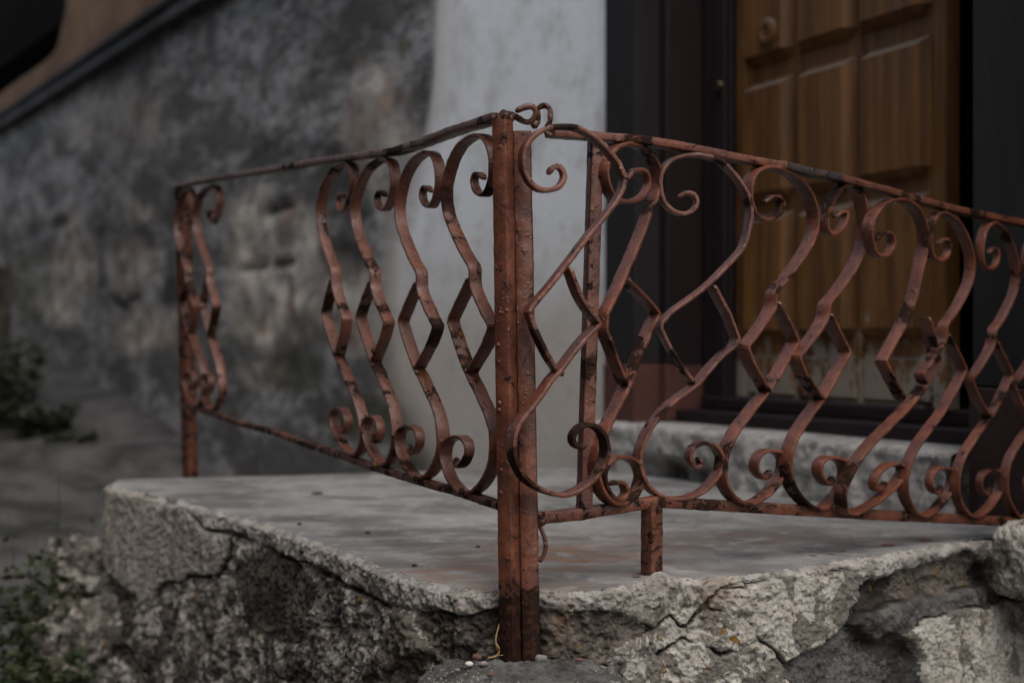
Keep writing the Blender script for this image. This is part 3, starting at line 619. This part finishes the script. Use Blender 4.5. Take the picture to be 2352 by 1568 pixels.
for e in [(590, 540, 85, 130, 1), (690, 560, 70, 120, .8), (640, 720, 130, 110, .9), (560, 640, 60, 120, .8), (800, 700, 110, 130, .7), (170, 600, 70, 130, .8), (300, 620, 60, 90, .7), (330, 760, 90, 60, .8), (150, 720, 60, 50, .8), (950, 750, 60, 160, .8), (320, 480, 26, 26, .6), (880, 420, 60, 90, .4), (600, 860, 60, 40, .5), (860, 280, 90, 200, .55), (250, 260, 160, 100, .35)]: light = np.maximum(light, ell(*e))
for e in [(640, 478, 50, 16, 1), (560, 600, 55, 10, .9), (650, 610, 40, 14, .95), (300, 682, 30, 12, 1), (275, 700, 16, 16, .8), (130, 510, 40, 18, .8), (105, 580, 14, 60, .7), (395, 640, 16, 110, .75), (385, 520, 40, 80, .5), (780, 610, 60, 60, .7), (500, 440, 40, 40, .5), (660, 560, 30, 40, .4), (770, 90, 120, 130, .45), (700, 380, 200, 60, .35), (180, 560, 300, 40, .35), (440, 780, 50, 60, .6), (700, 800, 60, 110, .45), (800, 460, 60, 90, .5)]: dark = np.maximum(dark, ell(*e)*.9)
for e in [(860, 960, 150, 60, 1), (680, 860, 90, 50, .7), (960, 1040, 90, 40, .8), (560, 760, 50, 60, .4), (60, 680, 90, 120, .5)]: moss = np.maximum(moss, ell(*e)*.8)
relief = fbm(WP, 1.6, 5)*.03+light*fbm(WP, 6, 4)*.05-dark*.03; relief *= (1-white)
WP2 = WP+np.array([*W_N, 0])*relief[..., None]
nI, nJ = SS.shape; ii, jj = np.meshgrid(np.arange(nI), np.arange(nJ), indexing='ij'); v3 = ii*nJ+jj
wq = np.stack([v3[:-1, :-1], v3[1:, :-1], v3[1:, 1:], v3[:-1, 1:]], -1)
s_b, z_b1 = wproj(422, 20); _, z_b2 = wproj(0, 300); z_band = (z_b1+z_b2)/2
zc = (zs[:-1]+zs[1:])/2; lowj = zc < z_band
def cutwall(mask, m, name):
    q = wq[mask]; uq, inv = np.unique(q, return_inverse=True); q2 = inv.reshape(q.shape)
    g = lambda a: a.reshape(-1)[uq]
    return fix_normals(mesh_obj(name, WP2.reshape(-1, 3)[uq], q2, m, house, True, {'white': g(white), 'beige': g(beige), 'light': g(light), 'dark': g(dark), 'moss': g(moss)}))
um = (UU[:-1, :-1]+UU[1:, 1:])/2; JM = np.broadcast_to(lowj[None, :], um.shape); rightm = um > 992
cutwall(JM | (np.broadcast_to(zc[None, :] > 0, um.shape) & (ss[:-1, None] > -1.9)), M_WALL, 'rendered_wall')
cutwall(~(JM | (ss[:-1, None] > -1.9)), M_OCHRE, 'ochre_wall')
# sloping moulding between the two renders
def wallbar(name, u1, v1, u2, v2, d, dz, m, ext=0):
    a, b = wproj(u1, v1), wproj(u2, v2); k = (b[1]-a[1])/(b[0]-a[0])
    s0, s1 = a[0]-6, min(-1.95, b[0]+2.5); z = lambda s: a[1]+(s-a[0])*k
    V = []; n = 60
    for i in range(n+1):
        s = s0+(s1-s0)*i/n; zz = z(s)
        for (q, h) in ((-.02, dz/2), (d, dz/2), (d, -dz/2), (-.02, -dz/2)): V.append(wpt(s, q, zz+h))
    Fc = [(i*4+j, i*4+(j+1) % 4, (i+1)*4+(j+1) % 4, (i+1)*4+j) for i in range(n) for j in range(4)]+[(0, 1, 2, 3), (4*n, 4*n+1, 4*n+2, 4*n+3)]
    return fix_normals(mesh_obj(name, V, Fc, m, house, False))
wallbar('moulding', 10, 286, 395, 42, .09, .11, M_MOULD); wallbar('moulding_lip', 10, 277, 395, 26, .12, .035, M_CASING)
# building beyond frame above: ochre wall goes on; solid block behind so that no sky shows through
wbox('wall_core', -14, -.0, -.5, -.12, -1.6, 6.0, M_OCHRE, house, 0)
wbox('upper_wall', -14, 2.9, -.5, .0, 3.4, 6.0, M_OCHRE, house, 0)
# dark canopy at the far left
ca = thing('dark_canopy', 'black metal canopy with a rounded corner jutting from the ochre wall at the upper left', 'canopy', wpt(-9, 0, 2))
def canopy():
    V = []; pr = []
    s0, z0 = wproj(40, 70)
    Y = 8.4
    cu = [(-160, -160), (-20, -160), (140, -160), (152, -60), (152, 0), (148, 36), (127, 63), (101, 84), (63, 110), (32, 133), (0, 156), (-80, 215), (-160, 270), (-160, 60)]
    pts = catmull([np.array(pix(u, v, Y)) for u, v in cu], .1)
    for p in pts: V.append(p); V.append(p+np.array((-.33, .9, 0)))
    n = len(pts); Fc = [(2*i, 2*i+1, 2*((i+1) % n)+1, 2*((i+1) % n)) for i in range(n)]+[tuple(range(0, 2*n, 2)), tuple(range(1, 2*n, 2))[::-1]]
    return fix_normals(mesh_obj('canopy_shell', V, Fc, M_BLACK, ca, False))
canopy()
s1, zp = .167, None
ZL = wproj(1437, 963)[1]                 # top of the door step
zt = 3.4
wbox('door_casing', .0, .167, -.30, .018, ZL+.17, zt, M_CASING, house)
wbox('plinth', -.002, .172, -.30, .024, -.02, ZL+.17, M_PLINTH, house)
wbox('door_casing', .167+.001, .21, -.30, -.07, ZL, zt, M_MAROON, house)
wbox('plinth', .168, .212, -.30, -.066, ZL+.001, ZL+.168, M_PLINTH, house)
wbox('door_frame', .20, .335, -.33, -.215, ZL, zt, M_MAROON, house)
wbox('door_frame', .225, .30, -.216, -.195, ZL, zt, M_MAROON, house)
wbox('door_frame', .306, .334, -.216, -.19, ZL, zt, M_MAROON, house)
wbox('door_frame', 1.33, 1.475, -.34, -.20, ZL, zt, M_MAROON, house)
wbox('door_casing', 1.476, 2.9, -.3, .012, ZL+.14, zt, M_CASING, house)
wbox('plinth', 1.47, 2.9, -.3, .018, -.5, ZL+.138, M_PLINTHD, house)
wbox('threshold', .20, 1.42, -.36, -.10, ZL-.01, ZL+.035, M_MAROON, house, .006)
wbox('threshold', .24, 1.40, -.36, -.17, ZL+.034, ZL+.075, M_MAROON, house, .006)
wbox('lintel', .0, 1.5, -.34, .0, 2.55, 3.4, M_CASING, house)
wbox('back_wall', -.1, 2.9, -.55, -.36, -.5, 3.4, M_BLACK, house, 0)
# step block: rough concrete
stp = thing('door_step', 'low rough concrete step in front of the wooden door', 'step', wpt(.75, .02, 0))
def stepblock():
    n, m_ = 200, 40; V = []; at = []
    s0, s1 = -.03, 1.47
    prof = [(-.35, ZL-.004), (-.1, ZL-.004), (.0, ZL-.005), (.045, ZL-.006), (.06, ZL-.012)]+[(.064, ZL-.02-(ZL-.01)*j/28) for j in range(29)]
    for i in range(n+1):
        s = s0+(s1-s0)*i/n
        for (d, z) in prof: V.append(wpt(s, d, z))
    V = np.array([tuple(v) for v in V]); k = len(prof); msk = np.array([1 if d > .01 else 0 for d, z in prof]*(n+1))
    nn = fbm(V, 9, 5)*.022+fbm(V, 40, 3)*.006; cz = V[:, 2]; hole = np.clip(fbm(V, 5, 3)+.05, 0, 1)*np.clip((.075-cz)/.04, 0, 1)*.10
    V += np.array([*W_N, 0])*((nn-hole)*msk)[:, None]
    crackm = np.clip(hole*14, 0, .9)*msk
    Fc = [(i*k+j, i*k+j+1, (i+1)*k+j+1, (i+1)*k+j) for i in range(n) for j in range(k-1)]
    fix_normals(mesh_obj('step_block', V, Fc, M_STEP, stp, True, {'crack': crackm, 'warm': np.zeros(len(V))}))
    e0 = wpt(s0-.002, .0, ZL/2)
    V, Fc = box_vf(wpt((s0+s1)/2, -.17, ZL/2-.01), (*(W_R*(s1-s0)/2), 0), (*(W_N*.17), 0), (0, 0, ZL/2-.006), .01)
    fix_normals(mesh_obj('step_core', V, Fc, M_STEP, stp, False, {'crack': np.zeros(len(V)), 'warm': np.zeros(len(V))}))
stepblock()
# door leaf, a little turned in its frame
door_o = wpt(.322, -.245, ZL+.06)
door = mesh_obj  # placeholder name
LA = R(24.5); DR = np.array([math.sin(LA), -math.cos(LA)]); DN = np.array([-DR[1]*-1, 0]); DN = np.array([DR[1], -DR[0]])
def dpt(s, d, z): return Vector((door_o[0]+DR[0]*s+DN[0]*d, door_o[1]+DR[1]*s+DN[1]*d, z))
def dproj(u, v, d=0):
    k = (u-1176)/F; x0 = door_o[0]+DN[0]*d; y0 = door_o[1]+DN[1]*d; s = (k*y0-x0)/(DR[0]-k*DR[1]); Y = y0+DR[1]*s
    return s, CAM_Z+(784-v)/F*Y
def dgrid(name, s0, s1, z0, z1, d, depth, m, parent, inset, wearf, n=14):
    # raised block with bevelled sides: outer rim at depth d, face at d+depth
    V = []; Fc = []
    cols = [s0, s0+inset]+[s0+inset+(s1-s0-2*inset)*i/n for i in range(1, n)]+[s1-inset, s1]
    rows = [z0, z0+inset]+[z0+inset+(z1-z0-2*inset)*i/n for i in range(1, n)]+[z1-inset, z1]
    for a, s in enumerate(cols):
        for b, z in enumerate(rows):
            e = a in (0, len(cols)-1) or b in (0, len(rows)-1); V.append(dpt(s, d if e else d+depth, z))
    k = len(rows); Fc = [(i*k+j, (i+1)*k+j, (i+1)*k+j+1, i*k+j+1) for i in range(len(cols)-1) for j in range(k-1)]
    w = [wearf(v[2]) for v in V]
    return fix_normals(mesh_obj(name, V, Fc, m, parent, False, {'wear': w}))
wearf = lambda z: max(0.0, min(1.0, (ZL+.36-z)/.26))
LW = dproj(2182, 700)[0]
zd0, zd1 = ZL+.07, 2.5
door = dgrid('door', -.01, LW, zd0, zd1, -.03, .03, M_WOOD, house, .004, wearf, 60)
door['label'] = 'ochre varnished wooden door with raised panels and rotten bottom edge'
colsu = [(1722, 1828), (1846, 1972), (1988, 2142)]; colss = [(dproj(a, 500)[0], dproj(b, 500)[0]) for a, b in colsu]
zA = dproj(1770, 189)[1]; zB = dproj(2065, 98)[1]; ztop2 = (dproj(1770, 189)[1]+dproj(1905, 147)[1]+dproj(2065, 98)[1])/3
zbot1 = (dproj(1770, 145)[1]+dproj(1905, 101)[1]+dproj(2060, 58)[1])/3
zbot2 = (dproj(1770, 462)[1]+dproj(2065, 413)[1])/2; ztop3 = (dproj(1770, 492)[1]+dproj(1905, 470)[1])/2; zbot3 = (dproj(1905, 775)[1]+dproj(2060, 775)[1])/2
rows = [(zbot1, zbot1+.42), (zbot2, ztop2), (zbot3, ztop3)]
for (a, b) in colss:
    for (z0, z1) in rows:
        dgrid('panel', a, b, z0, z1, .0015, .036, M_WOOD, door, .024, wearf, 8)
# shallow rails between panels
for (a, b) in colss: dgrid('panel', a, b, zd0+.015, zbot3-.05, .0015, .008, M_WOOD, door, .006, wearf, 8)
# stiles
for (a, b) in ((-.005, colss[0][0]-.012), (colss[0][1]+.008, colss[1][0]-.008), (colss[1][1]+.008, colss[2][0]-.008), (colss[2][1]+.01, LW-.005)):
    if b-a > .004: dgrid('stile', a, b, zd0+.004, zd1-.004, .001, .007, M_WOOD, door, .003, wearf, 6)
# rosette on the top left panel
def disc(name, c, r, th, m, parent, n=28):
    V = []; prof = [(0, th*.9), (r*.15, th*.9), (r*.2, th*.55), (r*.28, th*.95), (r*.6, th*1.1), (r*.85, th*.9), (r, 0)]
    for j in range(n):
        a = 2*math.pi*j/n
        for rr, h in prof: V.append((c[0]+DR[0]*rr*math.cos(a)+DN[0]*h, c[1]+DR[1]*rr*math.cos(a)+DN[1]*h, c[2]+rr*math.sin(a)))
    k = len(prof); Fc = [(j*k+i, j*k+i+1, ((j+1) % n)*k+i+1, ((j+1) % n)*k+i) for j in range(n) for i in range(k-1)]
    return fix_normals(mesh_obj(name, V, Fc, m, parent, True, {'wear': [0]*len(V)}))
s_, z_ = dproj(1769, 76, .03); disc('rosette', dpt(s_, .038, z_), .043, .012, M_WOOD, door)
s_, z_ = dproj(1600, 228, .0); disc('keyhole_plate', wpt(.31, -.19, z_), .020, .012, M_BRASS, house)

# ------------------------------------------------------------------ alley, terrain
def gz(x, y):
    t = np.clip((y-6.3)/3.4, -3, 4); z = -.60+.165*(y-6.3); z = z+.10*np.clip((-(x)-1.6-(y-6)*.35)/2, 0, 1)
    return z
xs = np.concatenate([np.linspace(-60, -5, 20), np.linspace(-4.9, 1.2, 200), np.linspace(1.4, 60, 14)]); ys = np.concatenate([np.linspace(-40, -1, 12), np.linspace(-.8, 14, 260), np.linspace(14.3, 80, 20)])
GX, GY = np.meshgrid(xs, ys, indexing='ij'); GZ = gz(GX, np.clip(GY, -6, 22)); near = (np.abs(GX) < 6) & (GY < 15) & (GY > 0)
GP = np.stack([GX, GY, GZ], -1); GP[..., 2] += np.where(near, fbm(GP*[1, 1, 0], 1.3, 5)*.05, 0)
# a worn step across the alley
stepy = np.clip((GY-7.9+.25*fbm(GP*[1, 1, 0], .9, 3)-(GX+2)*.1)/.06, 0, 1)*np.clip((GX+3.2)/.6, 0, 1); GP[..., 2] += stepy*.09
kq = np.arange(GX.size).reshape(GX.shape); gq = np.stack([kq[:-1, :-1], kq[1:, :-1], kq[1:, 1:], kq[:-1, 1:]], -1).reshape(-1, 4)
g = mesh_obj('alley_path', GP.reshape(-1, 3), gq, M_PATH); g['kind'] = 'structure'; fix_normals(g)
# low stone wall at the far left of the alley
opp = thing('garden_wall', 'low dark stone wall with shrubs at the far left of the alley', 'wall', (-4.4, 10.5, 0))
V, Fc = box_vf((-4.9, 10.2, .3), (.9*math.cos(R(60)), .9*math.sin(R(60))*2.2, 0), (-.35, .2, 0), (0, 0, .75), .05)
fix_normals(mesh_obj('wall_block', V, Fc, M_DARK, opp, False, {'crack': [0]*len(V), 'warm': [0]*len(V)}))

# unseen house added across the alley to block side light, leaving it overhead
oh = thing('unseen_shade_house', 'plain rendered house added out of view across the alley to block side light', 'house', wpt(0, 4.2, -1.5))
wbox('rendered_wall', -22, 9, 4.2, 9.0, -2.5, 3.6, M_OPP, oh, 0); wbox('roof', -22.3, 9.3, 3.9, 9.2, 3.601, 3.85, M_MOULD, oh, 0)

# ------------------------------------------------------------------ weeds, litter, pebbles
def weed(name, label, cat, c, h, ns, leaf, m, spread=.25, group=None, seed=0, lean=(0, 0), dens=26):
    rr = random.Random(seed); root = thing(name, label, cat, c, group); SV, SF, LV, LF = [], [], [], []
    for i in range(ns):
        a = rr.uniform(0, 6.28); hh = h*rr.uniform(.5, 1); sp = spread*rr.uniform(.1, 1)*hh/h
        tip = np.array((math.cos(a)*sp+lean[0]*hh, math.sin(a)*sp+lean[1]*hh, hh)); b = np.array((rr.uniform(-1, 1), rr.uniform(-1, 1), 0))*spread*.35
        pts = [np.array(c)+b+tip*t+np.array((0, 0, 0))+np.array((math.cos(a+1), math.sin(a+1), 0))*math.sin(t*3)*.02*h for t in np.linspace(0, 1, 8)]
        for k in range(7):
            r0, r1 = .0018*(1-k/9), .0018*(1-(k+1)/9); q = len(SV)
            for p, r in ((pts[k], r0), (pts[k+1], r1)):
                for j in range(3): SV.append(p+np.array((math.cos(j*2.09), math.sin(j*2.09), 0))*r)
            for j in range(3): SF.append((q+j, q+(j+1) % 3, q+3+(j+1) % 3, q+3+j))
        for k in range(dens):
            t = rr.uniform(.12, 1); p = pts[0]+(pts[-1]-pts[0])*t; p = pts[int(t*7)]; d = np.array([rr.gauss(0, 1) for _ in range(3)]); d /= np.linalg.norm(d); d[2] = abs(d[2])*.6
            w = np.cross(d, [rr.gauss(0, 1) for _ in range(3)]); w /= np.linalg.norm(w)+1e-6; L = leaf*rr.uniform(.5, 1.3)
            q = len(LV); LV += [p, p+d*L*.5+w*L*.25, p+d*L, p+d*L*.5-w*L*.25]; LF.append((q, q+1, q+2, q+3))
    mesh_obj('stem', SV, SF, m, root, False)['kind'] = 'stuff'; mesh_obj('foliage', LV, LF, m, root, False)['kind'] = 'stuff'; return root
def gpt(u, Y): x = (u-1176)/F*Y; return (x, Y, float(gz(np.array(x), np.array(Y)))-.02)
weed('weed', 'leafy green weed at the lower left corner against the masonry', 'weed', pix(62, 1720, 3.75), .60, 34, .035, M_LEAF, .15, 'weeds at the foot of the landing', 1, (.02, 0), 40)
weed('weed', 'tall thin green weed reaching up beside the broken left end of the landing', 'weed', pix(120, 1650, 3.8), .66, 9, .026, M_LEAF, .16, 'weeds at the foot of the landing', 2, (.05, 0), 22)
weed('weed', 'small dark weed at the left picture edge below the leafy one', 'weed', pix(110, 1760, 3.6), .34, 30, .035, M_LEAF, .16, 'weeds at the foot of the landing', 3, (0, 0), 40)
for i, (u, Y, h, lab) in enumerate([(-15, 9.0, .7, 'dark shrub at the left picture edge in the alley'), (85, 8.6, .24, 'low dark shrub right of the edge shrub in the alley'), (175, 8.3, .14, 'smallest green clump beside the pale worn step')]):
    weed('shrub', lab, 'shrub', gpt(u, Y), h, 40, .07, M_LEAFD, .5*h+.12, 'shrubs along the alley', 20+i, (0, 0), 45)
def chunk(name, label, cat, c, r, m, sq, group=None, seed=0, rg=.35):
    o = blob(name, c, r, m, None, sq, .2, 6, rg)
    return tag(o, label, cat, group)
for (u, v, r, sq, m, lab) in [(730, 1132, .016, (1, .7, .18), M_LEAFB, 'curled dark leaf lying on the middle of the slab'), (511, 1190, .006, (1, 1, .5), M_LEAFB, 'dark crumb on the left end of the slab'),
        (688, 1202, .005, (1, 1, .5), M_LEAFB, 'dark crumb on the slab below the dark leaf'), (952, 1297, .0045, (1.2, 1, .5), M_LEAFB, 'tiny black crumb near the slab edge left of the corner post'), (1098, 1254, .0045, (1, 1, .5), M_LEAFB, 'tiny brown crumb just left of the corner post'), (845, 1222, .005, (1.2, 1, .4), M_LEAFB, 'brown crumb in the middle of the slab between the dark leaf and the post')]:
    chunk('debris', lab, 'debris', on_flat(u, v, .003), r, m, sq)
for i, (u, v, r) in enumerate([(1462, 1322, .006), (2065, 1222, .006), (2095, 1218, .005), (2128, 1216, .009), (2190, 1205, .006), (2235, 1199, .012), (2275, 1190, .010)]):
    pass
for i, (u, v, r, lab) in enumerate([(1462, 1322, .006, 'red paint flake at the foot of the short railing foot'), (1910, 1272, .006, 'small red paint flake nearest the pale slab edge'), (1937, 1264, .005, 'red paint flake between two others on the slab edge'), (2040, 1262-12, .011, 'long red paint flake on the right slab edge'), (2125, 1240, .010, 'red paint flake close to the right rail end'), (1868, 1295-20, .006, 'leftmost red paint flake on the right slab edge')]):
    chunk('paint_flake', lab, 'paint flake', on_flat(u, v, .002), r, M_FLAKE, (1.3, .7, .12), 'red paint flakes fallen on the slab')
for i, (u, v, r, m, lab) in enumerate([(1257, 1524, .006, M_PEBW, 'white oval pebble on the ledge left of the post foot'), (1095, 1508, .008, M_PEBR, 'reddish brown pebble on the ledge'), (1110, 1524, .006, M_PEB, 'grey pebble beside the reddish one on the ledge'), (1127, 1548, .005, M_PEBR, 'small dark pebble at the bottom of the ledge'),
        (1242, 1512, .009, M_PEB, 'dark stone chip right of the post foot'), (1050, 1538, .004, M_PEB, 'tiny grey pebble at the left end of the ledge'), (1330, 1515, .005, M_PEBR, 'small brown pebble on the ledge right of the posts')]):
    if i == 0: u, v = 1077, 1524
    P = pix(u, v, (CAM_Z+.102)*F/(v-784)); chunk('pebble', lab, 'pebble', P, r, m, (1.2, 1, .7), 'pebbles on the cement ledge')
o = tag(blob('litter', pix(203, 1050, 5.2), .028, M_LITTER, None, (1.2, 1, .5), 0, 6), 'pale scrap of litter on the alley left of the landing', 'litter')
o.location.z = float(gz(np.array(o.location.x), np.array(o.location.y)))+.03
# dry grass stalks beside the post foot
st_ = thing('dry_grass', 'dry yellow grass stalk and rootlets beside the rusty foot of the corner post', 'grass stalk', pix(1150, 1505, 2.24))
def stalk(toks, Y, t): 
    segs = tr(toks); sweep('stalk', path3([[np.array(pix(u, v, Y)) for u, v in s] for s in segs], .003), (0, 1, 0), t, t, M_STALK, st_, 0, r=.45)
stalk('C:1062,830 1055,900 1035,980 1015,1050 1012,1100 1040,1150 1010,1190 960,1205', 2.235, .0022); stalk('C:1080,1090 1085,1150 1095,1200', 2.235, .0018); stalk('C:1010,1110 1035,1170 1090,1205 1115,1225', 2.24, .0013); stalk('C:1130,1215 1060,1185 1000,1195', 2.23, .001); stalk('C:1260,1215 1300,1205 1360,1185', 2.25, .001)
